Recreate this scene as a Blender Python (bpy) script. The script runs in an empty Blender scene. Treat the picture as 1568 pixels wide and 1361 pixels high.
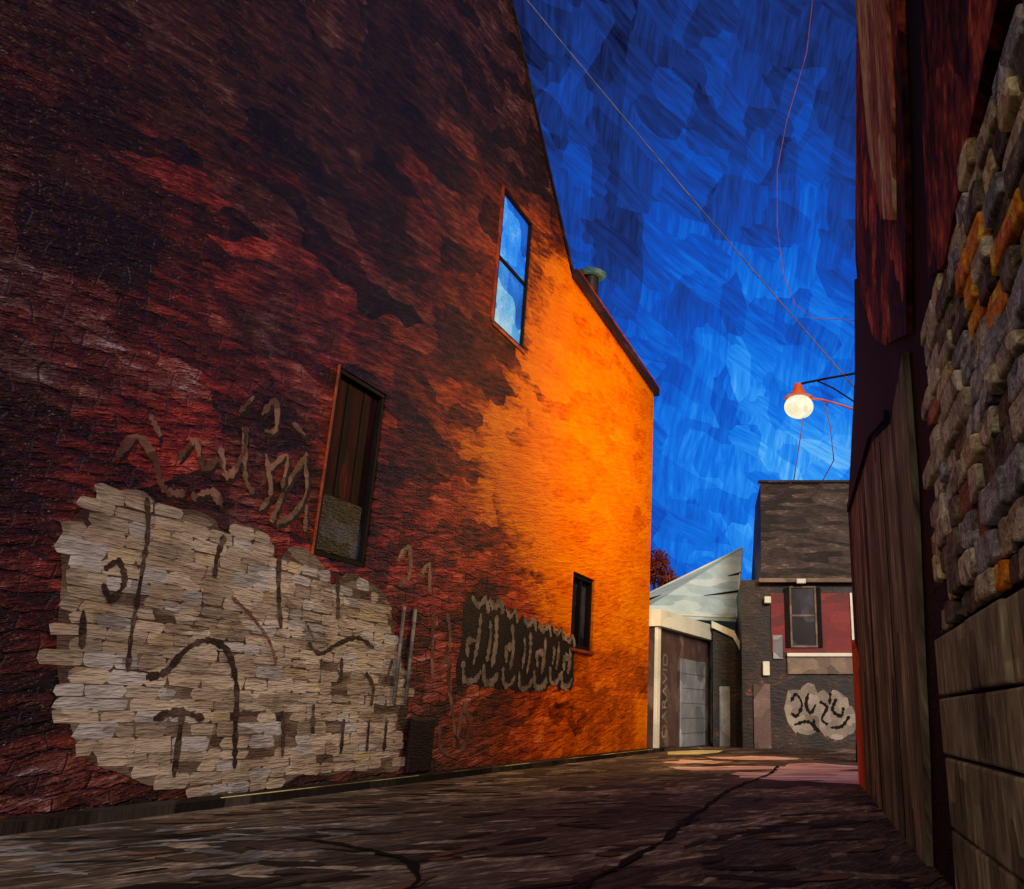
import bpy, bmesh, math, random
from mathutils import Vector, Matrix
random.seed(7)
D=bpy.data; C=bpy.context; S=C.scene
S.view_settings.view_transform='Standard'; S.view_settings.look='None'; S.view_settings.exposure=0

# ---------------------------------------------------------------- helpers
def lin(c):
    c=c/255.0
    return c/12.92 if c<=0.04045 else ((c+0.055)/1.055)**2.4
def col(r,g,b,k=1.0): return (min(lin(r)*k,1),min(lin(g)*k,1),min(lin(b)*k,1),1)

class NT:
    def __init__(s,tree): s.t=tree; s.n=tree.nodes; s.l=tree.links
    def new(s,t,**kw):
        n=s.n.new(t)
        for k,v in kw.items(): setattr(n,k,v)
        return n
    def link(s,a,b): s.l.new(a,b)
    def val(s,sock,v):
        if isinstance(v,bpy.types.NodeSocket): s.link(v,sock)
        else: sock.default_value=v
    def math(s,op,a,b=0.0,clamp=False):
        n=s.new('ShaderNodeMath',operation=op,use_clamp=clamp)
        s.val(n.inputs[0],a); s.val(n.inputs[1],b); return n.outputs[0]
    def vmul(s,v,sc):
        n=s.new('ShaderNodeVectorMath',operation='MULTIPLY'); s.link(v,n.inputs[0]); n.inputs[1].default_value=sc; return n.outputs[0]
    def vadd(s,a,b):
        n=s.new('ShaderNodeVectorMath',operation='ADD'); s.link(a,n.inputs[0]); s.val(n.inputs[1],b); return n.outputs[0]
    def flat(s,co,mode='xz'):
        sp=s.new('ShaderNodeSeparateXYZ'); s.link(co,sp.inputs[0]); x,y,z=sp.outputs
        cb=s.new('ShaderNodeCombineXYZ')
        if mode=='xz':
            s.link(s.math('ADD',x,s.math('MULTIPLY',y,.83)),cb.inputs[0])
            s.link(s.math('ADD',z,s.math('MULTIPLY',y,.31)),cb.inputs[1])
        else:
            s.link(x,cb.inputs[0]); s.link(y,cb.inputs[1])
        return cb.outputs[0],x,y,z
    def noise(s,v,scale,detail=2,rough=.55):
        n=s.new('ShaderNodeTexNoise',noise_dimensions='2D'); s.link(v,n.inputs['Vector']); n.inputs['Scale'].default_value=scale
        n.inputs['Detail'].default_value=detail; n.inputs['Roughness'].default_value=rough; return n
    def vor(s,v,scale=1,metric='CHEBYCHEV',rnd=.9):
        n=s.new('ShaderNodeTexVoronoi',distance=metric,voronoi_dimensions='2D'); s.link(v,n.inputs['Vector']); n.inputs['Scale'].default_value=scale
        n.inputs['Randomness'].default_value=rnd; return n
    def ramp(s,f,stops,interp='LINEAR'):
        n=s.new('ShaderNodeValToRGB'); n.color_ramp.interpolation=interp
        e=n.color_ramp.elements
        while len(e)<len(stops): e.new(.5)
        for i,(p,c) in enumerate(stops):
            e[i].position=p; e[i].color=c
        s.link(f,n.inputs[0]); return n.outputs[0]
    def mix(s,f,a,b,blend='MIX'):
        n=s.new('ShaderNodeMix',data_type='RGBA',blend_type=blend)
        s.val(n.inputs[0],f); s.val(n.inputs[6],a); s.val(n.inputs[7],b); return n.outputs[2]
    def rot(s,v,a):
        n=s.new('ShaderNodeMapping'); s.link(v,n.inputs[0]); n.inputs['Rotation'].default_value=(0,0,a); return n.outputs[0]
    def sep(s,c):
        n=s.new('ShaderNodeSeparateColor'); s.link(c,n.inputs[0]); return n.outputs

def strokes(t,p,sc,warp=.35,ang=0):
    v=p
    if warp:
        nz=t.noise(p,1.6,1); v=t.vadd(p,t.vmul(nz.outputs['Color'],(warp,warp,0)))
    if ang: v=t.rot(v,ang)
    v=t.vmul(v,(sc[0],sc[1],1))
    vo=t.vor(v); q=t.sep(vo.outputs['Color'])
    return q[0],q[1],vo.outputs['Distance'],v

def base_mat(name,rough=.55,spec=.5):
    m=D.materials.new(name); m.use_nodes=True
    t=NT(m.node_tree); b=m.node_tree.nodes['Principled BSDF']
    b.inputs['Roughness'].default_value=rough
    b.inputs['Specular IOR Level'].default_value=spec
    return m,t,b
def do_bump(t,b,hh,strength,dist):
    bu=t.new('ShaderNodeBump'); bu.inputs['Strength'].default_value=strength; bu.inputs['Distance'].default_value=dist
    t.link(hh,bu.inputs['Height']); t.link(bu.outputs[0],b.inputs['Normal'])

def paint(name,stops,sc=(3,3),warp=0,rough=.5,bump=.6,bd=.02,noise_w=.45,nscale=1.5,ang=0,spec=.35,mode='xz',bris=(7,34),bamp=.4,metal=0,emit=0):
    m,t,b=base_mat(name,rough,spec)
    b.inputs['Metallic'].default_value=metal
    co=t.new('ShaderNodeTexCoord').outputs['Object']
    p,_,_,_=t.flat(co,mode)
    r,r2,h,v=strokes(t,p,sc,warp,ang)
    n=t.noise(p,nscale,2)
    f=t.math('ADD',t.math('MULTIPLY',r,1-noise_w),t.math('MULTIPLY',n.outputs[0],noise_w))
    if bump:
        br=t.noise(t.vmul(p,(bris[0],bris[1],1)),1,2,.7)
        f=t.math('ADD',f,t.math('MULTIPLY',t.math('SUBTRACT',br.outputs[0],.5),bamp),clamp=True)
        do_bump(t,b,br.outputs[0],bump,bd)
    c=t.ramp(f,stops)
    t.link(c,b.inputs['Base Color'])
    if emit:
        t.link(c,b.inputs['Emission Color']); b.inputs['Emission Strength'].default_value=emit
    return m

def empty(name,loc=(0,0,0),rz=0):
    e=D.objects.new(name,None); S.collection.objects.link(e); e.location=loc; e.rotation_euler=(0,0,rz); e.empty_display_size=.3
    return e
def mkobj(name,bm,mat,parent=None,smooth=False,bevel=0,mats=None):
    bmesh.ops.recalc_face_normals(bm,faces=bm.faces)
    me=D.meshes.new(name); bm.to_mesh(me); bm.free()
    o=D.objects.new(name,me); S.collection.objects.link(o)
    for mm in (mats or ([mat] if mat else [])): me.materials.append(mm)
    if parent: o.parent=parent
    if smooth:
        for p in me.polygons: p.use_smooth=True
    if bevel:
        b=o.modifiers.new('b','BEVEL'); b.width=bevel; b.segments=2; b.limit_method='ANGLE'
    return o
def add_prism(bm,poly,a,b,axis='y',mi=0):
    f=(lambda p,k:(p[0],k,p[1])) if axis=='y' else (lambda p,k:(p[0],p[1],k))
    v0=[bm.verts.new(f(p,a)) for p in poly]; v1=[bm.verts.new(f(p,b)) for p in poly]
    n=len(poly); fs=[bm.faces.new(v0),bm.faces.new(v1[::-1])]
    for i in range(n): fs.append(bm.faces.new((v0[i],v0[(i+1)%n],v1[(i+1)%n],v1[i])))
    for q in fs: q.material_index=mi
    return fs
def prism(name,poly,a,b,mat,parent=None,axis='y',bevel=0):
    bm=bmesh.new(); add_prism(bm,poly,a,b,axis)
    if len(poly)>4: bmesh.ops.triangulate(bm,faces=[f for f in bm.faces if len(f.verts)>4])
    return mkobj(name,bm,mat,parent,bevel=bevel)
def box(name,x0,x1,y0,y1,z0,z1,mat,parent=None,bevel=0):
    return prism(name,[(x0,z0),(x1,z0),(x1,z1),(x0,z1)],y0,y1,mat,parent,bevel=bevel)
def smooth_line(pts,n=8):
    P=[Vector(p) for p in pts]
    if len(P)<3: return [P[0].lerp(P[1],i/n) for i in range(n+1)]
    P=[P[0]*2-P[1]]+P+[P[-1]*2-P[-2]]; out=[]
    for i in range(1,len(P)-2):
        for k in range(n):
            u=k/n; a,b,c,d=P[i-1:i+3]
            out.append(.5*((2*b)+(c-a)*u+(2*a-5*b+4*c-d)*u*u+(3*b-a-3*c+d)*u**3))
    out.append(P[-2]); return out
def ribbon(bm,pts,w,o,n=8,smooth=True,jit=.25):
    L=smooth_line([(p[0],p[1]) for p in pts],n) if smooth else [Vector(p[:2]) for p in pts]
    N=len(L); vs=[]
    for i,p in enumerate(L):
        t=(L[min(i+1,N-1)]-L[max(i-1,0)])
        if t.length<1e-6: t=Vector((1,0))
        t.normalize(); nn=Vector((-t.y,t.x))*w*.5*(1+random.uniform(-jit,jit))
        if i in(0,N-1): nn*=.5
        vs.append((bm.verts.new((p.x+nn.x,o,p.y+nn.y)),bm.verts.new((p.x-nn.x,o,p.y-nn.y))))
    for i in range(N-1): bm.faces.new((vs[i][0],vs[i][1],vs[i+1][1],vs[i+1][0]))
def strip_obj(name,lines,w,o,mat,parent,smooth=True,jit=.25):
    bm=bmesh.new()
    for k,l in enumerate(lines): ribbon(bm,l,w*random.uniform(.8,1.25),o+k*.0006,smooth=smooth,jit=jit)
    return mkobj(name,bm,mat,parent)
def tube(name,pts,r,mat,parent=None,seg=8,r2=None):
    bm=bmesh.new(); P=[Vector(p) for p in pts]; rings=[]
    for i,p in enumerate(P):
        t=(P[min(i+1,len(P)-1)]-P[max(i-1,0)]).normalized()
        up=Vector((0,0,1)) if abs(t.z)<.9 else Vector((1,0,0))
        a=t.cross(up).normalized(); b=t.cross(a)
        rr=r if r2 is None else r+(r2-r)*i/(len(P)-1)
        rings.append([bm.verts.new(p+(a*math.cos(2*math.pi*k/seg)+b*math.sin(2*math.pi*k/seg))*rr) for k in range(seg)])
    for i in range(len(P)-1):
        for k in range(seg): bm.faces.new((rings[i][k],rings[i][(k+1)%seg],rings[i+1][(k+1)%seg],rings[i+1][k]))
    bm.faces.new(rings[0]); bm.faces.new(rings[-1][::-1])
    return mkobj(name,bm,mat,parent,smooth=True)
def sag(a,b,d,n=16):
    a=Vector(a);b=Vector(b)
    return [a.lerp(b,i/n)-Vector((0,0,d*4*(i/n)*(1-i/n))) for i in range(n+1)]
def cyl(bm,x,y,z0,z1,r0,r1,seg=20):
    A=[bm.verts.new((x+r0*math.cos(2*math.pi*k/seg),y+r0*math.sin(2*math.pi*k/seg),z0)) for k in range(seg)]
    B=[bm.verts.new((x+r1*math.cos(2*math.pi*k/seg),y+r1*math.sin(2*math.pi*k/seg),z1)) for k in range(seg)]
    for k in range(seg): bm.faces.new((A[k],A[(k+1)%seg],B[(k+1)%seg],B[k]))
    bm.faces.new(A); bm.faces.new(B[::-1])
def inp(x,y,P):
    c=False; j=len(P)-1
    for i in range(len(P)):
        if (P[i][1]>y)!=(P[j][1]>y) and x<(P[j][0]-P[i][0])*(y-P[i][1])/(P[j][1]-P[i][1])+P[i][0]: c=not c
        j=i
    return c

# ---------------------------------------------------------------- materials
def wall_material():
    m,t,b=base_mat('weathered_brick_with_painted_lamplight',.34,.4)
    co=t.new('ShaderNodeTexCoord').outputs['Object']
    p,x,y,z=t.flat(co)
    wn=t.noise(p,2.2,1); pw=t.vadd(p,t.vmul(wn.outputs['Color'],(.24,.18,0)))
    bk=t.new('ShaderNodeTexBrick'); t.link(pw,bk.inputs['Vector'])
    for nm,v_ in (('Color1',(0,0,0,1)),('Color2',(1,1,1,1)),('Mortar',(.0,.0,.0,1)),('Scale',1.0),('Mortar Size',.02),('Mortar Smooth',.9),('Brick Width',.6),('Row Height',.19)):
        bk.inputs[nm].default_value=v_
    bk.offset=.5
    fade=t.math('SUBTRACT',1,t.math('MULTIPLY',t.math('SUBTRACT',z,3.0),.22,clamp=True))
    r=t.math('MULTIPLY',t.sep(bk.outputs['Color'])[0],t.math('ADD',.25,t.math('MULTIPLY',fade,.75)))
    mort=t.math('MULTIPLY',bk.outputs['Fac'],fade)
    R,R2,H,V=strokes(t,p,(.75,2.2),.45,.14)
    nb=t.noise(p,.33,3); q=t.sep(nb.outputs['Color']); big=q[0]
    mid=t.noise(p,.9,4,.6).outputs[0]
    bris=t.noise(t.vmul(t.rot(p,.2),(1.5,9,1)),1,4,.72).outputs[0]
    f=t.math('ADD',t.math('MULTIPLY',r,.24),t.math('MULTIPLY',mid,.42)); f=t.math('ADD',f,t.math('MULTIPLY',R,.38))
    f=t.math('ADD',f,t.math('MULTIPLY',t.math('SUBTRACT',bris,.5),.95),clamp=True)
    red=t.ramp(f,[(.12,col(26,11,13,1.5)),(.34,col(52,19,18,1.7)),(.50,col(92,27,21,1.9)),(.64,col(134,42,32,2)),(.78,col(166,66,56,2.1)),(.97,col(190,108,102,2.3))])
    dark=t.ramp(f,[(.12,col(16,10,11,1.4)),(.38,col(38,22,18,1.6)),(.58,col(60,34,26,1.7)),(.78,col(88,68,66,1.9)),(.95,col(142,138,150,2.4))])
    org=t.ramp(f,[(.02,(.55,.07,.001,1)),(.3,(.78,.16,.001,1)),(.65,(.88,.22,.001,1)),(.95,(.97,.33,.008,1))])  # orange lamplight on the far wall, painted into the base colour
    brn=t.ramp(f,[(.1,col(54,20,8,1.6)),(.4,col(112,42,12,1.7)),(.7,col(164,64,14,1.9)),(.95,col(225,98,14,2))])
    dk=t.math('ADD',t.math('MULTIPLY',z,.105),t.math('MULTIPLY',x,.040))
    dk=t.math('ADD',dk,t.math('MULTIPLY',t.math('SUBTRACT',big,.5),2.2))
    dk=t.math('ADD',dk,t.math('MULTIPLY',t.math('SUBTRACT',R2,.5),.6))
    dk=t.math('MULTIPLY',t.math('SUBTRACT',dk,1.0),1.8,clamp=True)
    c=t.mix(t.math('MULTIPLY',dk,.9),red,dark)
    c=t.mix(t.math('MULTIPLY',mort,.45),c,col(24,13,13,1.3))
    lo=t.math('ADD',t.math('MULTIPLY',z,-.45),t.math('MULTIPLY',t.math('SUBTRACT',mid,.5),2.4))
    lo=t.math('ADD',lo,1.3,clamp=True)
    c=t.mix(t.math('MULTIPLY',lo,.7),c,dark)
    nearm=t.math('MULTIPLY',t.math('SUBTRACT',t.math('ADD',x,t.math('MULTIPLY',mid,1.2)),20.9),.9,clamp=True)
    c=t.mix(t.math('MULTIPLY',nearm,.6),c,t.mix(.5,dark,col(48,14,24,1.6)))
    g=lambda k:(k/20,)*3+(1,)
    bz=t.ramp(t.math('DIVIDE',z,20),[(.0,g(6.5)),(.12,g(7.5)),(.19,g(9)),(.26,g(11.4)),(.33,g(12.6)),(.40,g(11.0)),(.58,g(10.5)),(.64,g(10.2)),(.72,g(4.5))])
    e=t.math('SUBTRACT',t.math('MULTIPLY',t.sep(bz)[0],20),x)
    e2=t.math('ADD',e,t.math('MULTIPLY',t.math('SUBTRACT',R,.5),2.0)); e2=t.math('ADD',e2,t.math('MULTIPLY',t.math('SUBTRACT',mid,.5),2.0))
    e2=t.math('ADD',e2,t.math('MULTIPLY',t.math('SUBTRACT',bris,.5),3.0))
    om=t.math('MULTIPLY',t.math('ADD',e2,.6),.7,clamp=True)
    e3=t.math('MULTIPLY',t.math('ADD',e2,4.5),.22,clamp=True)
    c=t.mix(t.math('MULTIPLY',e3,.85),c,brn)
    c=t.mix(om,c,org)  # lays the painted lamplight over the brick
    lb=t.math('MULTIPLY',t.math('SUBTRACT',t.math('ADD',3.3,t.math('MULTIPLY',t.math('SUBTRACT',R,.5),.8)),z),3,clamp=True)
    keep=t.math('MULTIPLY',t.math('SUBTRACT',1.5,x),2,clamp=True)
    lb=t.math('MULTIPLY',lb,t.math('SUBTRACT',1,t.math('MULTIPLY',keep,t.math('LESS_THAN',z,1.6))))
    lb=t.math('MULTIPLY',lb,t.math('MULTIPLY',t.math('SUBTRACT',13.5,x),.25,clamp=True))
    c=t.mix(t.math('MULTIPLY',lb,.72),c,brn)  # shadow band below the lamplight, painted as darker orange-brown
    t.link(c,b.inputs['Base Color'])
    hh=t.math('SUBTRACT',t.math('MULTIPLY',bris,1.3),t.math('MULTIPLY',mort,.25))
    hh=t.math('MULTIPLY',hh,t.math('ADD',.35,t.math('MULTIPLY',t.math('SUBTRACT',x,8),.12,clamp=True)))
    do_bump(t,b,hh,1.0,.16)
    rg=t.math('MULTIPLY',t.math('SUBTRACT',18,x),.08,clamp=True)
    t.link(t.math('ADD',.24,t.math('MULTIPLY',rg,.6)),b.inputs['Roughness'])
    t.link(t.math('SUBTRACT',.6,t.math('MULTIPLY',rg,.72),clamp=True),b.inputs['Specular IOR Level'])
    return m
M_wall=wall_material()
WB=dict(sc=(2,6),rough=.45,bump=.9,bd=.04,bris=(3,22),bamp=.6)
WD=[paint('aged_white_paint_dab',[(.08,col(98,82,70,1.6)),(.4,col(136,120,106,1.7)),(.8,col(162,148,134,1.8))],**WB),
    paint('grey_white_paint_dab',[(.08,col(84,72,64,1.6)),(.4,col(122,108,96,1.7)),(.8,col(146,134,122,1.8))],**WB),
    paint('cool_white_paint_dab',[(.08,col(92,86,86,1.6)),(.4,col(130,124,124,1.7)),(.8,col(158,152,152,1.8))],**WB),
    paint('warm_cream_paint_dab',[(.08,col(104,86,66,1.6)),(.4,col(142,124,102,1.7)),(.8,col(168,150,124,1.8))],**WB)]
M_under=paint('thin_white_underpaint',[(.15,col(46,28,26,1.4)),(.45,col(80,62,54,1.5)),(.8,col(112,98,88,1.6))],sc=(2,7),rough=.5,bump=.9,bd=.03,bris=(5,40))
M_ochre=paint('ochre_paint_dab',[(0,col(140,108,50,1.6)),(1,col(190,162,90,1.8))],rough=.45)
M_black=paint('black_spray_paint',[(0,col(14,9,10)),(1,col(42,27,26))],sc=(4,4),rough=.6,bump=.8,spec=.25)
M_brownline=paint('dark_brown_outline_paint',[(.1,col(30,20,19,1.3)),(.5,col(54,38,34,1.4)),(1,col(96,78,68,1.5))],sc=(5,5),rough=.6,bump=.8,spec=.25,bamp=.9)
M_greyline=paint('grey_spray_paint',[(0,col(50,44,42,1.4)),(1,col(122,112,108,1.9))],sc=(5,5),rough=.45)
M_pinkline=paint('faded_pink_spray_paint',[(0,col(44,24,22,1.3)),(.5,col(84,52,46,1.5)),(1,col(134,100,90,1.6))],sc=(4,4),rough=.45)
def ground_material():
    m,t,b=base_mat('asphalt',.75,.15)
    co=t.new('ShaderNodeTexCoord').outputs['Object']
    p,_,_,_=t.flat(co,'xy')
    R,R2,H,V=strokes(t,p,(1.4,.6),.8,.5)
    n=t.noise(p,.7,4,.65).outputs[0]; fine=t.noise(t.vmul(t.rot(p,.6),(9,2.2,1)),1,3,.8).outputs[0]
    f=t.math('ADD',t.math('MULTIPLY',n,.5),t.math('MULTIPLY',R,.5))
    f=t.math('ADD',f,t.math('MULTIPLY',t.math('SUBTRACT',fine,.5),1.2),clamp=True)
    c=t.ramp(f,[(.1,col(24,19,17,1.6)),(.36,col(50,42,37,1.9)),(.58,col(68,58,51,2.1)),(.78,col(100,88,78,2.3)),(1,col(156,144,132,2.5))])
    t.link(c,b.inputs['Base Color'])
    do_bump(t,b,fine,1,.14)
    return m
M_asph=ground_material()
RK=dict(rough=.8,spec=.12)
M_pave=paint('worn_concrete_pavement',[(.1,col(16,12,12,1.3)),(.5,col(28,23,21,1.4)),(.9,col(60,52,48,1.5))],sc=(1.4,1.4),bump=.8,mode='xy',bris=(14,5),**RK)
M_tar=paint('tar_seam',[(0,col(12,9,8)),(1,col(30,23,20))],rough=.9,spec=.1,mode='xy',bump=0)
M_patch=paint('pale_light_pool',[(.1,col(120,92,90,2.1)),(.5,col(160,128,126,2.3)),(.9,col(205,178,176,2.4))],sc=(1.2,4),nscale=1,mode='xy',bris=(5,20),bamp=.9,**RK)  # pool of light on the road, put into the colour
M_p1=paint('cool_worn_surface',[(.15,col(58,56,60,1.8)),(.5,col(84,82,86,2)),(.9,col(130,128,132,2.2))],sc=(2,4),nscale=1,mode='xy',bris=(12,4),bamp=.9,**RK)
M_p2=paint('grey_worn_surface',[(.15,col(64,55,48,1.8)),(.5,col(90,79,69,2.1)),(.9,col(136,124,110,2.3))],sc=(2,4),nscale=1,mode='xy',bris=(12,4),bamp=.9,**RK)
M_p3=paint('dark_worn_surface',[(.15,col(16,12,11,1.2)),(.9,col(40,33,28,1.5))],sc=(2,4),nscale=1,mode='xy',bris=(12,4),**RK)
M_p4=paint('brown_worn_surface',[(.15,col(52,36,27,1.7)),(.9,col(96,70,54,1.9))],sc=(2,4),nscale=1,mode='xy',bris=(12,4),**RK)
M_ylight=paint('painted_yellow_light',[(.2,col(140,130,80,2)),(.9,col(230,220,130,2.4))],sc=(2,2),mode='xy',**RK)  # yellow light on the ground near the garage, painted as colour
M_kerbl=paint('kerb_edge_warm_light',[(.3,col(40,32,26,1.7)),(.5,col(110,98,68,2.1)),(.85,col(190,172,118,2.3))],sc=(.9,3),nscale=.7,mode='xy',**RK)  # warm light along the kerb, painted as a broken pale line
M_doorred=paint('dark_red_boards',[(0,col(14,6,7,1.2)),(.5,col(34,11,12,1.3)),(.85,col(58,17,18,1.4)),(1,col(96,40,38,1.4))],sc=(5,.6),rough=.75,spec=.12,bump=.5,bris=(20,3))
M_charcoal=paint('charcoal_paint',[(0,col(12,10,12)),(.6,col(26,22,26,1.1)),(1,col(74,76,94,1.3))],sc=(3,3),rough=.5,bump=.9,spec=.3)
M_near_black=paint('black_iron',[(0,col(9,7,7)),(1,col(26,19,19))],rough=.7,spec=.15,bump=0)
M_redtrim=paint('oxide_brick_trim',[(0,col(80,24,12,1.5)),(.5,col(116,38,16,1.5)),(1,col(160,62,24,1.6))],sc=(4,4))
M_fascia=paint('dark_fascia_board',[(0,col(20,14,14)),(.6,col(36,24,20,1.2)),(1,col(80,54,44,1.3))],sc=(.8,6))
M_tealcap=paint('verdigris_metal',[(0,col(50,90,118,1)),(1,col(100,150,176,1.1))],rough=.35)
M_glassblue=paint('window_glass_sky_glow',[(.1,(.004,.04,.3,1)),(.45,(.01,.13,.72,1)),(.7,(.03,.26,.85,1)),(.95,(.3,.55,.9,1))],sc=(1.8,1.5),rough=.3,bump=.4,spec=.5,emit=.62)  # emission added to stand in for sky reflected in the pane
M_glasspale=paint('window_glass_sky_glow_with_blind',[(.1,(.004,.05,.3,1)),(.4,(.015,.15,.7,1)),(.62,(.08,.34,.72,1)),(.95,(.42,.62,.75,1))],sc=(1.8,1.8),rough=.3,bump=.4,spec=.5,emit=.55)  # same added glow for reflected sky, paler for the blind
M_glassdark=paint('dark_window_glass',[(0,col(12,10,14)),(.6,col(34,30,42,1.2)),(1,col(84,90,112,1.2))],sc=(1.2,1),rough=.2,bump=0)
M_rred=paint('dark_red_brick',[(.12,col(22,10,7,1.8)),(.38,col(50,20,13,2.1)),(.62,col(90,36,22,2.4)),(.95,col(156,76,52,2.8))],sc=(2.2,1.4),warp=.5,bump=.9,bd=.05,bris=(9,5),bamp=.9,**RK)
M_rpink=paint('sunbleached_brick',[(.05,col(62,34,27,2.3)),(.5,col(122,76,60,2.9)),(.95,col(196,146,122,3.3))],sc=(5,.8),bump=.8,bd=.03,bris=(16,4),bamp=.9,**RK)
M_rbase=paint('sooty_wall',[(0,col(9,7,6)),(.7,col(20,15,12,1.2)),(1,col(42,30,24,1.5))],sc=(2,.8),bump=.8,**RK)
M_boards=paint('weathered_grey_boards',[(.08,col(28,26,22,2)),(.42,col(60,56,48,2.7)),(.72,col(88,84,72,3)),(.98,col(124,118,102,3.4))],sc=(4,.5),warp=.06,bump=.8,bd=.02,bris=(16,2),bamp=.8,**RK)
M_pier=paint('weathered_grey_blocks',[(.05,col(44,41,35,2.2)),(.45,col(82,78,67,2.8)),(.8,col(112,107,92,3)),(.98,col(142,135,114,3.2))],sc=(4,1.6),bump=.9,bd=.02,bris=(14,4),bamp=.9,**RK)
def st(n,a,b_,c): return paint(n,[(.05,col(*a,2.4)),(.5,col(*b_,3.0)),(.95,col(*c,3.3))],sc=(9,9),rough=.7,bump=1,bd=.02,bris=(22,22),spec=.15,bamp=.9)
M_stones=[st('grey_stone',(66,61,53),(120,114,100),(164,158,140)),st('blue_grey_stone',(50,52,58),(94,98,108),(140,144,152)),
          st('buff_stone',(80,70,52),(130,118,92),(172,160,126)),st('orange_stone',(140,60,10),(200,98,18),(225,140,60)),
          st('dark_stone',(30,27,24),(60,55,48),(98,92,80)),st('red_stone',(60,32,22),(98,60,44),(134,92,72))]
M_orangestrip=paint('orange_lit_corner',[(0,col(100,36,14,2)),(.6,col(164,68,26,2.4)),(1,col(200,104,50,2.4))],sc=(5,1),**RK)  # lamp-lit corner of the building, its light painted as orange
M_siding=paint('pale_blue_siding',[(0,col(118,142,148,1.5)),(.5,col(160,182,188,1.6)),(1,col(200,214,216,1.5))],sc=(.6,2),rough=.8,spec=.1,bump=.3,bamp=.3)
M_whitetrim=paint('white_trim',[(0,col(175,182,172,1.4)),(.6,col(210,214,202,1.4)),(1,col(232,232,216,1.3))],sc=(1,2),bump=.3,bamp=.3)
M_gdoor=paint('grey_garage_door',[(0,col(70,74,82,1.6)),(.6,col(104,110,118,1.9)),(1,col(146,150,154,2))],sc=(1,1.2),bump=.3)
M_gwall=paint('brown_garage_wall',[(0,col(42,30,30,1.5)),(.6,col(74,58,56,1.8)),(1,col(110,94,88,1.9))],sc=(2,1.4))
M_shingle=paint('grey_brown_shingles',[(.05,col(20,16,16)),(.4,col(46,38,35,1.1)),(.75,col(72,62,57,1.2)),(1,col(118,106,96,1.3))],sc=(1.3,5),bump=.6,bris=(4,14),bamp=.8)
M_housewall=paint('dark_house_brick',[(.05,col(14,10,10)),(.5,col(30,21,19)),(.85,col(56,38,30,1.1)),(1,col(130,76,46,1.3))],sc=(2,3),bamp=.9,bris=(4,10))
M_redpanel=paint('crimson_cladding',[(0,col(70,10,12,1)),(.6,col(116,18,20,1.1)),(1,col(144,36,34,1.2))],sc=(1,3),bump=.3)
M_stoneband=paint('buff_stone_band',[(0,col(74,62,52)),(.6,col(118,102,86,1.1)),(1,col(150,135,115,1.2))],sc=(2,3))
M_tagwhite=paint('white_tag_paint',[(0,col(80,72,66)),(.6,col(136,128,118,1.1)),(1,col(175,166,155,1.2))],sc=(3,3))
M_cable=paint('cable_copper_sheen',[(0,col(90,50,60)),(1,col(170,96,84))],rough=.4,bump=0)
M_cable2=paint('cable_pale',[(0,col(50,80,130)),(1,col(130,125,140))],rough=.4,bump=0)
M_rustleaf=paint('rust_foliage',[(0,col(50,20,14,1.3)),(.6,col(96,38,26,1.5)),(1,col(150,74,50,1.6))],sc=(3,3),bump=0)
M_bark=paint('bark',[(0,col(30,20,16)),(1,col(70,48,38))])
M_lamporange=paint('orange_enamel',[(0,col(180,60,16,1.2)),(1,col(235,110,50,1.3))],rough=.3,bump=0)
m,t,b=base_mat('lit_globe',.4); co=t.new('ShaderNodeTexCoord').outputs['Object']
p,_,_,_=t.flat(co); r,_,_,_=strokes(t,p,(7,7),.2); cc=t.ramp(r,[(0,(.82,.68,.42,1)),(.5,(1,.93,.66,1)),(1,(1,1,.9,1))])
t.link(cc,b.inputs['Emission Color']); b.inputs['Emission Strength'].default_value=1.0; b.inputs['Base Color'].default_value=(.1,.09,.06,1); M_globe=m

# ---------------------------------------------------------------- ground
prism('ground',[(-400,-400),(400,-400),(400,400),(-400,400)],-.5,0,M_asph,axis='z')

# ---------------------------------------------------------------- left brick building
LB=empty('brick_building',(-1.9,29.0,0),math.atan2(-.9733,-.2296))
prof=[(0,12.45),(8.15,12.9),(10.76,15.67),(12.86,18.0),(17,22.8),(34,22.8)]
def top(s):
    for (a,za),(b_,zb) in zip(prof,prof[1:]):
        if a<=s<=b_: return za+(zb-za)*(s-a)/(b_-a)
    return prof[-1][1]
holes=[(5.3,6.9,2.75,4.72),(10.72,12.3,9.4,12.9),(15.76,17.05,3.32,6.34)]
brk=sorted({0,34}|{p[0] for p in prof}|{h[0] for h in holes}|{h[1] for h in holes})
bm=bmesh.new()
for a,b_ in zip(brk,brk[1:]):
    hs=[h for h in holes if h[0]<=a+1e-6 and h[1]>=b_-1e-6]
    if hs:
        h=hs[0]
        add_prism(bm,[(a,-.1),(b_,-.1),(b_,h[2]),(a,h[2])],-.4,0)
        add_prism(bm,[(a,h[3]),(b_,h[3]),(b_,top(b_)),(a,top(a))],-.4,0)
    else: add_prism(bm,[(a,-.1),(b_,-.1),(b_,top(b_)),(a,top(a))],-.4,0)
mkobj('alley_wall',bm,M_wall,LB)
prism('body',[(0.05,-.1),(33.9,-.1)]+[(min(max(s,.05),33.9),z-.12) for s,z in prof[::-1]],-9,-.42,M_fascia,LB)
prism('eave_fascia',[(-.2,12.36),(8.1,12.80),(8.1,13.05),(-.2,12.6)],-.5,.16,M_fascia,LB)
prism('eave_lead_flashing',[(-.22,12.605),(8.0,13.05),(8.0,13.09),(-.22,12.645)],-.5,.19,M_redtrim,LB)
prism('raking_coping',[(8.1,12.95),(10.76,15.72),(12.86,18.05),(17,22.85),(17,22.98),(12.86,18.15),(10.7,15.8),(8.0,13.02)],-.5,.04,M_fascia,LB)
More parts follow.
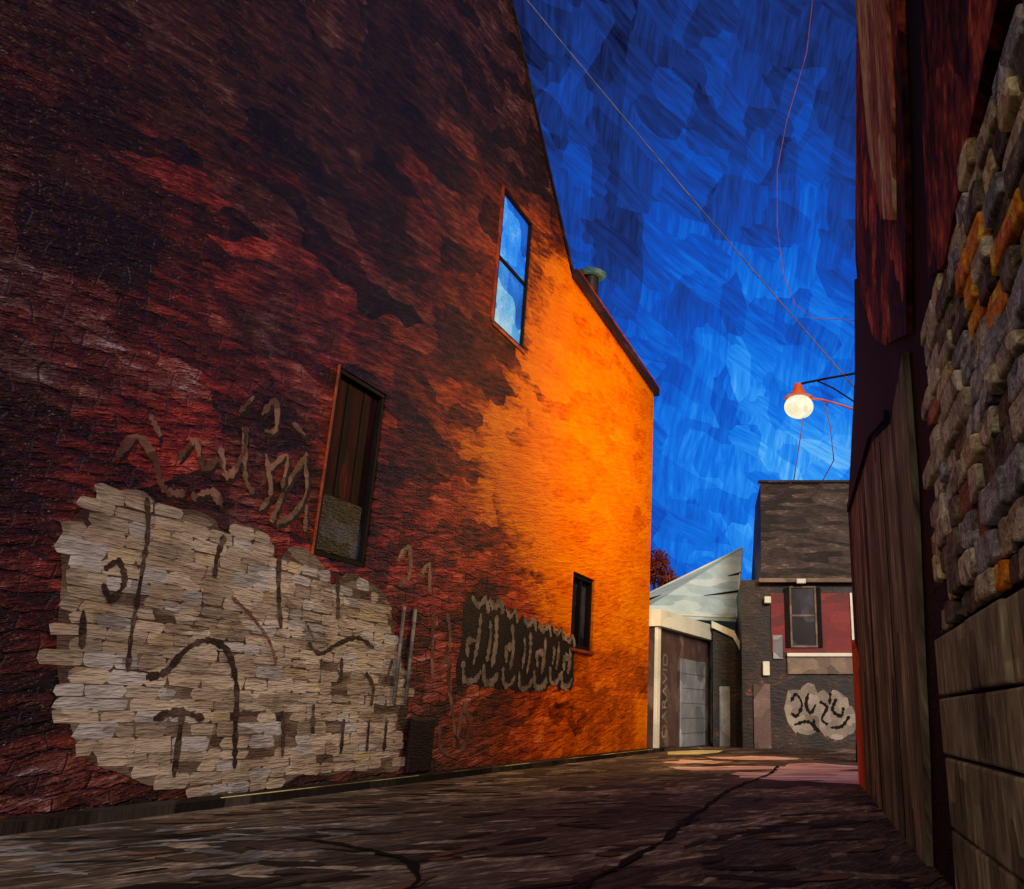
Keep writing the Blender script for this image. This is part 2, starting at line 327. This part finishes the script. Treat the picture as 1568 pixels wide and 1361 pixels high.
bm=bmesh.new(); cyl(bm,6.35,-.1,12.7,13.75,.22,.22); mkobj('vent_stack',bm,M_fascia,LB)
bm=bmesh.new(); cyl(bm,6.35,-.1,13.76,13.86,.34,.45); cyl(bm,6.35,-.1,13.861,14.02,.45,.2); mkobj('vent_cowl',bm,M_tealcap,LB)
def frame(nm,x0,x1,z0,z1,w,y0,y1,mat,par):
    bm=bmesh.new()
    for a,b2,c,d in((x0,x1,z0,z0+w),(x0,x1,z1-w,z1),(x0,x0+w,z0+w,z1-w),(x1-w,x1,z0+w,z1-w)):
        add_prism(bm,[(a,c),(b2,c),(b2,d),(a,d)],y0,y1)
    return mkobj(nm,bm,mat,par,bevel=.008)
frame('upper_window_frame',10.73,12.29,9.41,12.89,.07,-.12,-.01,M_near_black,LB)
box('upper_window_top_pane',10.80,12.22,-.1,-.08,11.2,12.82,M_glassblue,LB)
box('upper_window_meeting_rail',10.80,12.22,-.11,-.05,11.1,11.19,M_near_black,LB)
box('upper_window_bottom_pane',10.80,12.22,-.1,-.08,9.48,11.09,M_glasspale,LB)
box('upper_window_sill',10.68,12.36,-.05,.05,9.3,9.395,M_redtrim,LB,.02)
box('upper_window_reveal',12.31,12.42,-.02,.02,9.4,12.9,M_redtrim,LB)
box('loading_door_panel',15.77,17.04,-.16,-.12,3.33,6.33,M_doorred,LB)
frame('loading_door_frame',15.77,17.04,3.33,6.33,.07,-.115,-.02,M_near_black,LB)
for k,xx in enumerate((16.18,16.6)): box('loading_door_board_seam_%d'%k,xx,xx+.03,-.119,-.105,4.35,6.25,M_near_black,LB)
box('loading_door_lower_panel',15.86,16.95,-.119,-.08,3.42,4.3,M_charcoal,LB,.02)
box('loading_door_jamb_near',17.055,17.10,-.02,.02,3.3,6.36,M_redtrim,LB,.01)
box('small_window_pane',5.3,6.9,-.26,-.22,2.75,4.72,M_glassdark,LB)
frame('small_window_frame',5.31,6.89,2.76,4.71,.1,-.2,-.06,M_near_black,LB)
box('small_window_mullion',6.0,6.1,-.2,-.1,2.86,4.6,M_near_black,LB)
box('small_window_sill',5.25,6.95,-.03,.06,2.66,2.745,M_redtrim,LB,.02)
for k,xx in enumerate((14.6,14.25)): tube('conduit_%d'%k,[(xx,.04,1.25),(xx,.04,2.85)],.03,M_greyline,LB)
box('service_cabinet',13.3,14.05,.003,.10,.11,1.0,M_black,LB,.03)

# ---------- graffiti : white bubble throw-up, laid on brick by brick
out=[(20.80,2.41),(20.88,2.75),(20.75,3.12),(20.41,3.42),(20.05,3.50),(19.75,3.36),(19.35,3.46),(18.95,3.40),(18.78,3.14),(18.60,3.42),(18.2,3.48),(17.9,3.30),(17.77,3.04),(17.55,3.33),(17.15,3.36),(16.75,3.16),(16.5,2.92),(16.2,3.18),(15.7,3.14),(15.15,2.98),(14.85,2.6),(14.69,2.22),(14.45,1.95),(14.06,1.6),(14.1,1.3),(14.39,1.14),(14.2,.7),(14.15,.2),(14.9,.18),(15.5,.24),(16.07,.2),(16.6,.26),(17.0,.14),(17.59,.17),(18.05,.1),(18.48,.1),(18.8,.3),(19.2,.28),(19.56,.42),(20.08,.60),(20.4,1.05),(20.66,1.6)]
G=empty('graffiti_throw_up',LB.location,LB.rotation_euler[2])
blk=[[(20.02,3.45),(19.92,3.1),(19.88,2.6),(19.85,1.9),(19.8,1.5)],[(18.78,3.25),(18.84,2.95),(18.82,2.7)],[(17.75,3.15),(17.66,2.7),(17.5,2.2)],[(19.55,1.45),(19.3,1.52),(19.05,1.8),(18.75,1.93),(18.4,1.82),(18.15,1.4),(18.05,.9),(17.95,.4)],
 [(16.45,3.1),(16.35,2.7),(16.3,2.45)],[(20.36,2.55),(20.2,2.66),(20.08,2.45),(20.2,2.25),(20.34,2.4)],[(16.9,2.05),(16.6,1.92),(16.2,2.1),(15.75,2.22),(15.3,2.1)],[(15.85,1.0),(15.82,.5)],[(15.2,1.0),(15.17,.5)],[(14.72,.95),(14.7,.5)],
 [(17.25,1.1),(17.15,.8),(17.1,.5)],[(18.95,1.1),(18.9,.35)],[(16.6,1.2),(16.55,.8)],[(15.45,1.7),(15.2,1.5),(15.2,1.2)],[(14.75,1.95),(14.85,1.6)],[(20.5,2.1),(20.42,1.7)],[(19.35,1.0),(19.0,1.08),(18.6,1.0)],[(16.1,1.9),(16.05,1.55)]]
prism('under_coat',[(p.x,p.y) for p in smooth_line(out+[out[0]],3)][:-1],.001,.004,M_under,G)
bm=bmesh.new(); z=.1
while z<3.5:
    h=random.uniform(.12,.175); s0=14+random.uniform(-.2,0)
    while s0<21:
        w=random.uniform(.22,.55); cx=s0+w/2; cz=z+h/2
        if inp(cx,cz,out) and random.random()>.07:
            hi=h*random.uniform(.8,1.15)/2; j=lambda k=.03:random.uniform(-k,k)
            th=random.uniform(.006,.012); tz=random.uniform(-.018,.018)
            P=[(s0+j(),cz-hi*.7+tz),(s0+.05,cz-hi+j(.015)),(s0+w-.04,cz-hi+j(.015)),(s0+w+j(),cz-hi*.4-tz),(s0+w+j(),cz+hi*.6-tz),(s0+w-.05,cz+hi+j(.015)),(s0+.04,cz+hi+j(.015)),(s0+j(),cz+hi*.5+tz)]
            wts=[4,3,1.8,.5] if cx>16 else [4,2.4,1,1.4]
            mi=random.choices(range(4),wts)[0]
            if (cz>3.15 and cx<18.3 and random.random()<.4): mi=4
            add_prism(bm,P,.004,th,mi=mi)
        s0+=w*1.0
    z+=h*1.0
mkobj('white_paint_dabs',bm,None,G,mats=WD+[M_ochre])
strip_obj('dark_letter_lines',blk,.07,.0135,M_brownline,G,jit=.45)
strip_obj('pink_inner_lines',[[(18.5,2.5),(18.1,2.3),(17.7,2.0),(17.5,1.7)],[(17.0,2.3),(16.8,2.1)]],.05,.0285,M_pinkline,G)
G2=empty('graffiti_tag',LB.location,LB.rotation_euler[2])
scr=[[(20.5,3.8),(20.3,4.1),(20.0,3.9),(19.8,3.6),(19.5,3.62)],[(19.7,4.0),(19.5,4.3),(19.3,4.0),(19.1,4.2)],[(19.1,4.35),(18.9,4.0),(18.7,4.4),(18.75,4.75),(18.6,4.1),(18.4,3.9)],[(18.3,4.5),(18.1,4.0),(18.25,3.7)],[(18.0,3.6),(17.8,4.2),(17.5,4.75)],[(17.55,4.7),(17.4,4.2),(17.6,3.8),(17.9,3.6)],[(19.4,3.6),(19.1,3.75),(18.9,3.6)],[(17.35,4.0),(17.3,3.6)],[(20.2,4.4),(20.0,4.2)],[(18.5,5.0),(18.3,5.3),(18.2,4.9),(18.4,4.8)],[(17.9,5.1),(17.6,5.0)],[(18.9,4.9),(18.7,5.2)],[(18.2,4.3),(17.9,4.6),(17.9,4.1)]]
strip_obj('scribble',scr,.075,.004,M_pinkline,G2,jit=.6)
strip_obj('scribble_shadow',[[(a-.05,b_-.05) for a,b_ in l] for l in scr],.06,-.0+.0015,M_black,G2,jit=.6)
G3=empty('graffiti_dark_tag',LB.location,LB.rotation_euler[2])
xs=[12.0,11.2,10.35,9.5,8.7,7.85,7.1]
bm=bmesh.new(); lines=[]
for k,x0 in enumerate(xs):
    t_=3.4-.04*k+random.uniform(-.12,.12); b0=1.66+random.uniform(-.12,.1); w=.52+random.uniform(-.06,.1); sk=random.uniform(-.12,.12)
    P=[(x0-w,b0+.25),(x0-w*.7,b0),(x0+w*.1,b0+.08),(x0+w*.75,b0-.05),(x0+w,b0+.3),(x0+w*.85+sk,(t_+b0)/2),(x0+w+sk,t_-.25),(x0+w*.6+sk,t_),(x0+sk,t_-.12),(x0-w*.6+sk,t_+.03),(x0-w+sk,t_-.3),(x0-w*.8,(t_+b0)/2)]
    add_prism(bm,P,.001,.004+k*.0008)
    a=[(x0-w*.8+sk,t_-.3),(x0-w*.5+sk,t_-.05),(x0+sk,t_-.2),(x0+w*.5+sk,t_-.06)]
    c_=[(x0-w*.7,b0+.3),(x0-w*.3,b0+.12),(x0+w*.4,b0+.1),(x0+w*.6,b0+.45)]
    d_=[(x0-w*.25+sk,t_-.35),(x0-w*.3,(t_+b0)/2),(x0-w*.1,b0+.4)]
    e_=[(x0+w*.35,t_-.5),(x0+w*.2,(t_+b0)/2+.1),(x0+w*.35,b0+.5)]
    lines+= [a,c_,d_]+([e_] if k%2 else [[(x0-w*.2,2.5),(x0+w*.4,2.45),(x0+w*.3,2.15)]])
mkobj('dark_letters',bm,M_black,G3)
strip_obj('grey_letter_highlights',lines,.13,.012,M_greyline,G3,jit=.6)
strip_obj('lower_scribbles',[[(13.2,1.9),(12.9,2.1),(12.8,1.6),(12.6,1.2),(12.4,.7)],[(12.2,1.3),(11.9,.9),(12.0,.5),(12.3,.6),(12.2,1.2)],[(13.0,.9),(12.9,.5),(12.6,.4)],[(14.9,3.6),(14.6,3.9),(14.5,3.4),(14.8,3.2)],[(14.2,3.4),(13.9,3.7),(13.8,3.2)],[(13.6,2.9),(13.5,2.2),(13.4,1.7)],[(13.1,2.9),(12.9,2.5),(13.0,2.2)]],.1,.004,M_pinkline,G3,jit=.5)

PV=empty('pavement',LB.location,LB.rotation_euler[2])
prism('slab',[(-.2,0.003),(33,0.003),(33,.38),(-.2,.55)],.0,.10,M_pave,PV,axis='z')
prism('kerb_edge_light_line',[(1,.45),(18.5,.36),(18.5,.40),(1,.54)],.101,.106,M_kerbl,PV,axis='z')
# ---------------------------------------------------------------- road marks
def gribbon(nm,pts,w,z,mat):
    bm=bmesh.new(); L=smooth_line(pts,10); vs=[]
    for i,p in enumerate(L):
        t=(L[min(i+1,len(L)-1)]-L[max(i-1,0)]).normalized(); n=Vector((-t.y,t.x))*w*.5*random.uniform(.3,1.6)
        p=p+Vector((random.uniform(-.03,.03),0))
        vs.append((bm.verts.new((p.x+n.x,p.y+n.y,z)),bm.verts.new((p.x-n.x,p.y-n.y,z))))
    for i in range(len(L)-1): bm.faces.new((vs[i][0],vs[i][1],vs[i+1][1],vs[i+1][0]))
    return mkobj(nm,bm,mat)
gribbon('tar_seam',[(1.6,20),(1.24,17.2),(.6,14.5),(.18,12.25),(-.2,9.27),(-.45,7.48),(-.9,5.2),(-1.2,3.5)],.07,.0135,M_tar)
gribbon('tar_seam',[(-6.1,8),(-4,8.2),(-2.6,7.3),(-1.9,6.2),(-1.7,4)],.06,.0135,M_tar)
def ragged(bm,cx,cy,rx,ry,z,ang=0,n=12,lo=.6):
    v=[]
    for k in range(n):
        a=2*math.pi*k/n; r=random.uniform(lo,1.15); x=rx*r*math.cos(a); y=ry*r*math.sin(a)
        v.append(bm.verts.new((cx+x*math.cos(ang)-y*math.sin(ang),cy+x*math.sin(ang)+y*math.cos(ang),z)))
    bm.faces.new(v)
bm=bmesh.new()
ragged(bm,2.0,16.8,1.5,1.6,.006,.1,18,.8); ragged(bm,2.5,15.2,.7,.6,.0065); ragged(bm,.6,19.2,1.5,1.0,.0055); ragged(bm,2.6,19.6,1.3,1.6,.007)
ragged(bm,-.2,22,.8,1.2,.0072); ragged(bm,1.3,24,1.4,1.4,.0074)
mkobj('ground_light_pool',bm,M_patch)  # flat pale shapes standing for light on the road
for nm,mt,N,z0 in(('cool_worn_patches',M_p1,60,.0010),('grey_worn_patches',M_p2,200,.0022),('dark_worn_patches',M_p3,170,.0052),('brown_worn_patches',M_p4,100,.0082)):
    bm=bmesh.new()
    for i in range(N):
        if mt is M_p1:
            y_=random.uniform(6.2,9.2); x_=random.uniform(-6.4,-3.2)
        else:
            y_=4.2+18*random.random()**1.5; x_=random.uniform(-.23*y_-3.2,2.2)
        if x_<-1.9-(29-y_)*.236+.7 or (y_>14 and x_>.4): continue
        ragged(bm,x_,y_,random.uniform(.1,.42),random.uniform(.04,.13),z0+i*.000012,random.choice((.5,.7,-.4,.2,1.2))+random.uniform(-.2,.2),9)
    mkobj(nm,bm,mt)
prism('yellow_light_patch',[(-1.2,28.6),(-1.1,26.4),(-.2,26.6),(.4,28.0),(.6,29.8),(-.3,30)],.0,.005,M_ylight,axis='z')  # patch of yellow light laid on the road as a thin slab

# ---------------------------------------------------------------- right building
RB=empty('stone_and_brick_building',(2.58,14.9,0),math.atan2(.9934,.1146))
r_=lambda pts:[(-a,b_) for a,b_ in pts]
prism('alley_wall',r_([(0,-.1),(0,4.6),(4.8,6.15),(7.7,8.5),(10.2,10.6),(17,10.6),(17,-.1)]),-2.5,0,M_rbase,RB)
prism('upper_red_brick',r_([(7.75,8.48),(10.1,10.4),(10.4,6.0),(9.95,4.6),(9.4,3.65),(8.0,4.2),(7.0,4.75),(6.5,5.3),(5.6,6.0),(5.5,6.6)]),.002,.05,M_rred,RB)
prism('pink_brick_pilaster',r_([(7.8,8.3),(9.3,9.4),(10.0,6.6),(9.8,5.3),(9.4,4.6),(8.8,5.0),(8.1,6.2)]),.051,.08,M_rpink,RB)
prism('near_red_brick',r_([(11.3,8),(13.5,8),(13.5,3.7),(11.9,3.5),(11.0,3.3),(10.5,3.5),(10.75,4.3),(11.2,5.3)]),.002,.05,M_rred,RB)
prism('lean_to_boards',r_([(1.7,4.2),(6.3,3.85),(8.0,3.45),(9.15,3.62),(9.1,2.6),(8.8,1.6),(8.6,.8),(8.3,0),(1.7,0)]),.002,.05,M_boards,RB)
for k,s0 in enumerate((4.6,7.0)): box('board_seam_%d'%k,-s0-.03,-s0,.051,.056,.02,3.7-.1*k,M_rbase,RB)
prism('lean_to_verge',r_([(1.5,4.2),(6.3,3.9),(8.0,3.5),(8.0,3.58),(6.3,4.0),(1.5,4.32)]),.051,.1,M_rbase,RB)
prism('orange_lit_corner',r_([(-.02,0),(1.5,0),(1.5,1.75),(-.02,2.3)]),.002,.06,M_orangestrip,RB)  # thin slab carrying the painted orange light at the corner
inside=[(9.95,1.5),(9.8,2.1),(9.95,2.9),(10.35,3.4),(11.0,3.25),(11.7,3.45),(12.2,3.3),(13.4,3.6),(13.4,1.25),(11.6,1.5)]
bm=bmesh.new(); z=1.38
while z<3.55:
    hgt=random.uniform(.11,.17); s0=9.7+random.uniform(-.1,.1)
    while s0<13.5:
        w=random.uniform(.18,.5)
        if inp(s0+w/2,z+hgt/2,inside):
            k=random.choices(range(6),[4,2.4,1.6,.05,2.6,.3])[0]
            if 11.3<s0<12.7 and 2.45<z<2.95 and random.random()<.55: k=3
            g=.012; d=random.uniform(.03,.075); j=lambda:random.uniform(-.02,.02)
            P=[(-(s0+g)+j(),z+g+j()),(-(s0+w*.3),z+g*.4+j()*.6),(-(s0+w*.7),z+g*.4+j()*.6),(-(s0+w-g)+j(),z+g+j()),(-(s0+w-g)+j(),z+hgt-g+j()),(-(s0+w*.6),z+hgt-g*.4+j()*.6),(-(s0+w*.3),z+hgt-g*.4+j()*.6),(-(s0+g)+j(),z+hgt-g+j())]
            add_prism(bm,P,.003,d,mi=k)
        s0+=w
    z+=hgt
zz=[0,.42,.8,1.12,1.46]
for a,b2 in zip(zz,zz[1:]):
    s0=9.75+random.uniform(0,.12)
    while s0<13.4:
        w=random.uniform(.6,1.1); g=.008
        add_prism(bm,[(-(s0+g),a+g),(-(s0+w-g),a+g),(-(s0+w-g),b2-g),(-(s0+g),b2-g)],.003,random.uniform(.07,.1),mi=6)
        s0+=w
mkobj('stones',bm,None,RB,bevel=.016,mats=M_stones+[M_pier])

# ---------------------------------------------------------------- garage
e=Vector((.31,.95)).normalized()
GA=empty('garage',(-1.72,29.25,0),math.atan2(-e.y,-e.x))
prism('wall',r_([(0,0),(6.2,0),(6.2,4.0),(0,4.0)]),-4,0,M_gwall,GA)
prism('roof_slab',r_([(-.1,4.0),(6.3,4.0),(6.3,4.6),(-.1,4.55)]),-4.2,.25,M_whitetrim,GA)
box('corner_post',-.3,0,.002,.12,0,3.99,M_whitetrim,GA,.01)
box('roller_door',-5.4,-2.6,.002,.05,.05,3.1,M_gdoor,GA)
for k in range(5): box('door_rib_%d'%k,-5.38,-2.62,.051,.06,.5+k*.52,.515+k*.52,M_gwall,GA)
prism('door_board',r_([(.35,.1),(2.2,.1),(2.2,3.3),(.35,3.6)]),.002,.04,M_gwall,GA)
tc=D.curves.new('tag_text','FONT'); tc.body='DARAVID'; tc.size=.66; tc.extrude=.004
to=D.objects.new('tag_text',tc); S.collection.objects.link(to); to.parent=GA; tc.materials.append(M_tagwhite)
to.matrix_local=Matrix.Translation((-1.15,.05,.35))@Matrix(((0,1,0,0),(0,0,1,0),(1,0,0,0),(0,0,0,1)))
SH=empty('shed',(0,0,0))
prism('wall',[(.3,0),(1.45,0),(1.45,3.3),(1.1,4.05),(.3,4.45)],34.2,38,M_housewall,SH)
prism('verge_board',[(.25,4.45),(1.1,4.05),(1.55,3.2),(1.6,3.4),(1.15,4.3),(.25,4.7)],34.0,38.1,M_whitetrim,SH)
box('door',.55,.95,34.15,34.198,0,2.2,M_gdoor,SH)
GH=empty('gable_house',(0,0,0))
prism('wall',[(-5,0),(1.6,0),(1.6,7.6),(-5,4.1)],38.5,46,M_siding,GH)
def roofpoly(nm,pts,mat,th=.12):
    bm=bmesh.new(); a=[bm.verts.new(p) for p in pts]; b2=[bm.verts.new((p[0],p[1],p[2]-th)) for p in pts]; n=len(pts)
    bm.faces.new(a); bm.faces.new(b2[::-1])
    for i in range(n): bm.faces.new((a[i],b2[i],b2[(i+1)%n],a[(i+1)%n]))
    return mkobj(nm,bm,mat,GH)
roofpoly('pitched_roof',[(-2.9,36,5.2),(1.3,36,5.0),(1.65,38.6,8.45),(-2.9,38.6,6.2)],M_siding)
for k,(a,b2) in enumerate((((-2.9,38.55,6.25),(1.7,38.55,8.5)),((-2.8,37.3,5.9),(1.6,37.6,7.2)),((-2.8,36.6,5.6),(1.5,36.9,6.3)),((-2.9,36,5.24),(1.35,36,5.06)),((1.33,36,5.05),(1.7,38.6,8.5)))):
    tube('roof_seam_%d'%k,[a,b2],.05,M_charcoal if k in(1,2) else M_whitetrim,GH,6)
box('downspout',1.45,1.62,36.3,36.45,0,5,M_charcoal,GH)

# ---------------------------------------------------------------- row house
RH=empty('row_house',(0,0,0))
box('wall',1.35,9,32,40,0,6.0,M_housewall,RH)
bm=bmesh.new()
vs=[bm.verts.new(p) for p in[(2.1,31.75,6.0),(9,31.75,6.0),(9,34,10.35),(2.3,34,10.35),(2.1,40,6.0),(9,40,6),(9,38,10.35),(2.3,38,10.35)]]
for f in((0,1,2,3),(4,7,6,5),(0,3,7,4),(1,5,6,2),(3,2,6,7),(0,4,5,1)): bm.faces.new([vs[i] for i in f])
mkobj('mansard_roof',bm,M_shingle,RH)
box('ridge_flashing',2.2,9,33.9,34.1,10.36,10.46,M_charcoal,RH)
box('gutter',2.0,9,31.62,31.745,5.86,6.02,M_stoneband,RH,.02)
box('cladding',2.45,5.45,31.93,31.998,3.32,5.5,M_redpanel,RH)
frame('window_frame',3.15,4.15,3.5,5.75,.07,31.84,31.925,M_stoneband,RH)
box('window_pane_top',3.22,4.08,31.9,31.92,4.7,5.68,M_glassdark,RH)
box('window_pane_bottom',3.22,4.08,31.9,31.92,3.57,4.62,M_glassdark,RH)
box('window_rail',3.22,4.08,31.86,31.919,4.625,4.695,M_stoneband,RH)
for k,xx in enumerate((2.97,4.17)): box('shutter_%d'%k,xx,xx+.16,31.86,31.925,3.5,5.7,M_near_black,RH)
box('sill_band',3.0,5.5,31.78,31.99,3.17,3.3,M_whitetrim,RH,.02)
box('stone_band',3.0,5.5,31.88,31.99,2.55,3.16,M_stoneband,RH,.02)
box('corner_trim',5.42,5.5,31.85,31.99,3.31,5.5,M_whitetrim,RH)
box('meter',2.1,2.35,31.8,31.99,2.5,3.0,M_whitetrim,RH,.03)
box('eave_light',2.2,2.45,31.7,31.99,5.1,5.35,M_whitetrim,RH,.03)
box('vent',3.4,3.75,31.5,31.61,5.8,5.98,M_whitetrim,RH,.03)
box('side_door',1.75,2.35,31.9,31.99,0,2.2,M_gwall,RH)
box('side_window',2.5,2.85,31.9,31.99,3.1,3.95,M_gdoor,RH)
G4=empty('graffiti_bubble_tag',(0,0,0))
bm=bmesh.new()
def blob(cx,cz,a,b2,y,n=12):
    add_prism(bm,[(cx+a*random.uniform(.8,1.15)*math.cos(2*math.pi*k/n),cz+b2*random.uniform(.8,1.15)*math.sin(2*math.pi*k/n)) for k in range(n)],y,31.998)
for k,(cx,cz,a,b2) in enumerate(((3.25,1.35,.42,.8),(3.75,1.55,.42,.65),(4.3,1.2,.42,.75),(4.8,1.45,.42,.6),(5.15,1.0,.3,.5),(3.6,.75,.4,.35),(4.7,.6,.4,.3))): blob(cx,cz,a,b2,31.99-k*.001)
mkobj('tag_fill',bm,M_tagwhite,G4)
bm=bmesh.new()
for k,l in enumerate([[(3.1,1.6),(3.3,1.85),(3.5,1.5),(3.3,1.1),(3.1,1.2)],[(3.75,1.9),(3.65,1.5),(3.8,1.2),(4.0,1.5)],[(4.15,1.6),(4.4,1.4),(4.2,1.0),(4.4,.8)],[(4.75,1.7),(4.6,1.3),(4.9,1.1),(5.0,1.4)],[(3.2,.8),(3.7,.9),(4.1,.55)],[(4.5,.7),(4.9,.75),(5.2,1.1)],[(3.9,1.0),(3.95,.6)],[(4.55,1.9),(4.5,1.5)]]): ribbon(bm,l,.1,31.975-k*.001,jit=.5)
mkobj('tag_outlines',bm,M_near_black,G4)

TR=empty('small_tree',(-2.6,42,0))
tube('trunk',[(0,0,0),(.1,0,4),(0.05,0,7.6)],.16,M_bark,TR,8,.06)
tube('limb_1',[(.08,0,5.5),(.6,.1,7.6)],.07,M_bark,TR,6,.03); tube('limb_2',[(.08,0,5.8),(-.5,.1,7.8)],.07,M_bark,TR,6,.03)
bm=bmesh.new()
for i in range(1500):
    c=random.choice([(0.3,0,7.9,.75),(.75,0,7.5,.55),(-.3,0,8.0,.7),(0.2,0,8.5,.65)])
    d=Vector((random.gauss(0,1),random.gauss(0,1),random.gauss(0,1))).normalized()*c[3]*random.random()**.4
    p=Vector(c[:3])+d; u=Vector((random.gauss(0,1),random.gauss(0,1),random.gauss(0,1))).normalized()*.1; w=u.orthogonal().normalized()*.06
    bm.faces.new([bm.verts.new(p+u),bm.verts.new(p+w),bm.verts.new(p-u),bm.verts.new(p-w)])
mkobj('crown',bm,M_rustleaf,TR)

# ---------------------------------------------------------------- pole, lamp, cables
UP=empty('utility_pole',(3.82,22,0))
tube('pole',[(0,0,-.3),(.35,0,7),(.66,0,13.2)],.16,M_near_black,UP,12,.12)
SL=empty('street_lamp',(2.60,22,9.25))
bm=bmesh.new(); bmesh.ops.create_uvsphere(bm,u_segments=28,v_segments=18,radius=.37,matrix=Matrix.Diagonal((1.1,1.05,.9,1)))
mkobj('globe',bm,M_globe,SL,smooth=True)
bm=bmesh.new(); cyl(bm,0,0,.29,.44,.26,.2,18); cyl(bm,0,0,.441,.68,.17,.1,18); mkobj('socket_hood',bm,M_lamporange,SL)
bm=bmesh.new(); cyl(bm,0,0,.27,.3,.4,.3,22); mkobj('shade_rim',bm,M_lamporange,SL)
tube('bracket_arm_top',[(0,0,.66),(.2,0,.72),(.8,0,.85),(1.6,0,1.0)],.035,M_near_black,SL)
tube('bracket_arm_lower',[(.2,0,.28),(.7,0,.2),(1.2,0,.05),(1.6,0,-.1)],.03,M_lamporange,SL)
tube('bracket_strut',[(.5,0,.8),(1.0,0,.55),(1.55,0,.15)],.025,M_near_black,SL)
CB=empty('overhead_cables',(0,0,0))
tube('service_cable',sag((4.35,22,9.6),(-10.5,22,30.2),.25,24),.022,M_cable2,CB,6)
tube('drop_cable',[(3.6,22,24),(3.27,22,21.44),(2.55,22,18.8),(2.2,22,16.98),(2.15,22,15),(2.29,22,13.4),(2.6,22,12.4),(3.1,22,11.98),(4.3,22,11.9)],.012,M_cable,CB,6)
tube('loop_wire_1',[(2.72,22,9.0),(2.6,22,8.3),(2.45,22.5,7.3),(2.4,25,7.6),(2.45,31.6,9)],.016,M_cable,CB,6)
tube('loop_wire_2',[(3.3,22,9.45),(3.45,22,8.6),(3.5,22,7.7),(3.4,25,7.6),(3.9,31.6,9)],.016,M_cable,CB,6)

# ---------------------------------------------------------------- lights
sp=D.lights.new('street_lamp_bulb','SPOT'); sp.energy=1900; sp.color=(1,.62,.16); sp.spot_size=math.radians(165); sp.spot_blend=.6; sp.shadow_soft_size=.15
so=D.objects.new('bulb',sp); S.collection.objects.link(so); so.parent=SL; so.location=(-.5,0,-.15)
so.rotation_euler=Vector((-1,.25,-.35)).to_track_quat('-Z','Y').to_euler()
su=D.lights.new('sun_fill','SUN'); su.energy=1.9; su.color=(1,.86,.74); su.angle=math.radians(12)  # unseen warm fill added from behind the camera, mainly for the left wall
sd=Vector((-.30,.90,-.30)).normalized()
o=D.objects.new('sun_fill',su); S.collection.objects.link(o); o.rotation_euler=sd.to_track_quat('-Z','Y').to_euler(); o.location=(5,-20,12)

# ---------------------------------------------------------------- sky (blue dusk ahead, added warm fill behind the camera)
W=D.worlds.new('World'); S.world=W; W.use_nodes=True
t=NT(W.node_tree); bg=W.node_tree.nodes['Background']
co=t.new('ShaderNodeTexCoord').outputs['Generated']
sx=t.new('ShaderNodeSeparateXYZ'); t.link(co,sx.inputs[0])
cb=t.new('ShaderNodeCombineXYZ'); t.link(sx.outputs[0],cb.inputs[0]); t.link(sx.outputs[2],cb.inputs[1]); p=cb.outputs[0]
nz=t.noise(p,9,1)
v=t.vadd(p,t.vmul(nz.outputs['Color'],(.02,.02,0)))
va=t.vor(t.vmul(t.rot(v,.15),(30,20,1)),1,rnd=.7); vb=t.vor(t.vmul(t.rot(v,.6),(20,42,1)),1,rnd=.7)
A=t.sep(va.outputs['Color']); B=t.sep(vb.outputs['Color'])
rr=t.math('ADD',t.math('MULTIPLY',A[0],.55),t.math('MULTIPLY',B[1],.45))
b1=t.noise(t.vmul(t.rot(v,.15),(150,20,1)),1,2,.75).outputs[0]; b2_=t.noise(t.vmul(t.rot(v,.6),(18,160,1)),1,2,.75).outputs[0]
sel=t.math('GREATER_THAN',B[0],.45)
br=t.math('ADD',t.math('MULTIPLY',b1,sel),t.math('MULTIPLY',b2_,t.math('SUBTRACT',1,sel)))
dn=t.new('ShaderNodeVectorMath',operation='DOT_PRODUCT'); t.link(co,dn.inputs[0]); dn.inputs[1].default_value=Vector((.11,.95,.27)).normalized()
dm=t.math('MAXIMUM',dn.outputs['Value'],0)
gl=t.math('ADD',t.math('MULTIPLY',t.math('POWER',dm,15),.56),t.math('MULTIPLY',t.math('POWER',dm,140),.14))
f=t.math('ADD',gl,t.math('MULTIPLY',t.math('SUBTRACT',rr,.5),.36))
f=t.math('ADD',f,t.math('MULTIPLY',t.math('SUBTRACT',br,.5),.36))
f=t.math('ADD',f,.13,clamp=True)
c=t.ramp(f,[(.0,col(12,16,48)),(.14,col(24,38,88)),(.3,col(26,56,134)),(.5,col(18,80,192)),(.68,col(20,114,228)),(.84,col(46,148,244)),(1,col(110,190,250))])
bkk=t.math('ADD',t.math('MULTIPLY',sx.outputs[1],-1.6),.2,clamp=True)
c=t.mix(bkk,c,(.74,.54,.38,1))
t.link(c,bg.inputs[0]); bg.inputs[1].default_value=1.0
W.cycles.sampling_method='NONE'

# ---------------------------------------------------------------- camera
cam=D.cameras.new('Camera'); co_=D.objects.new('Camera',cam); S.collection.objects.link(co_); S.camera=co_
co_.location=(0,0,1); co_.rotation_euler=(math.radians(108),0,0)
cam.sensor_width=36; cam.lens=1293/1568*36; cam.shift_x=-296/1568; cam.clip_end=2000; cam.clip_start=.05
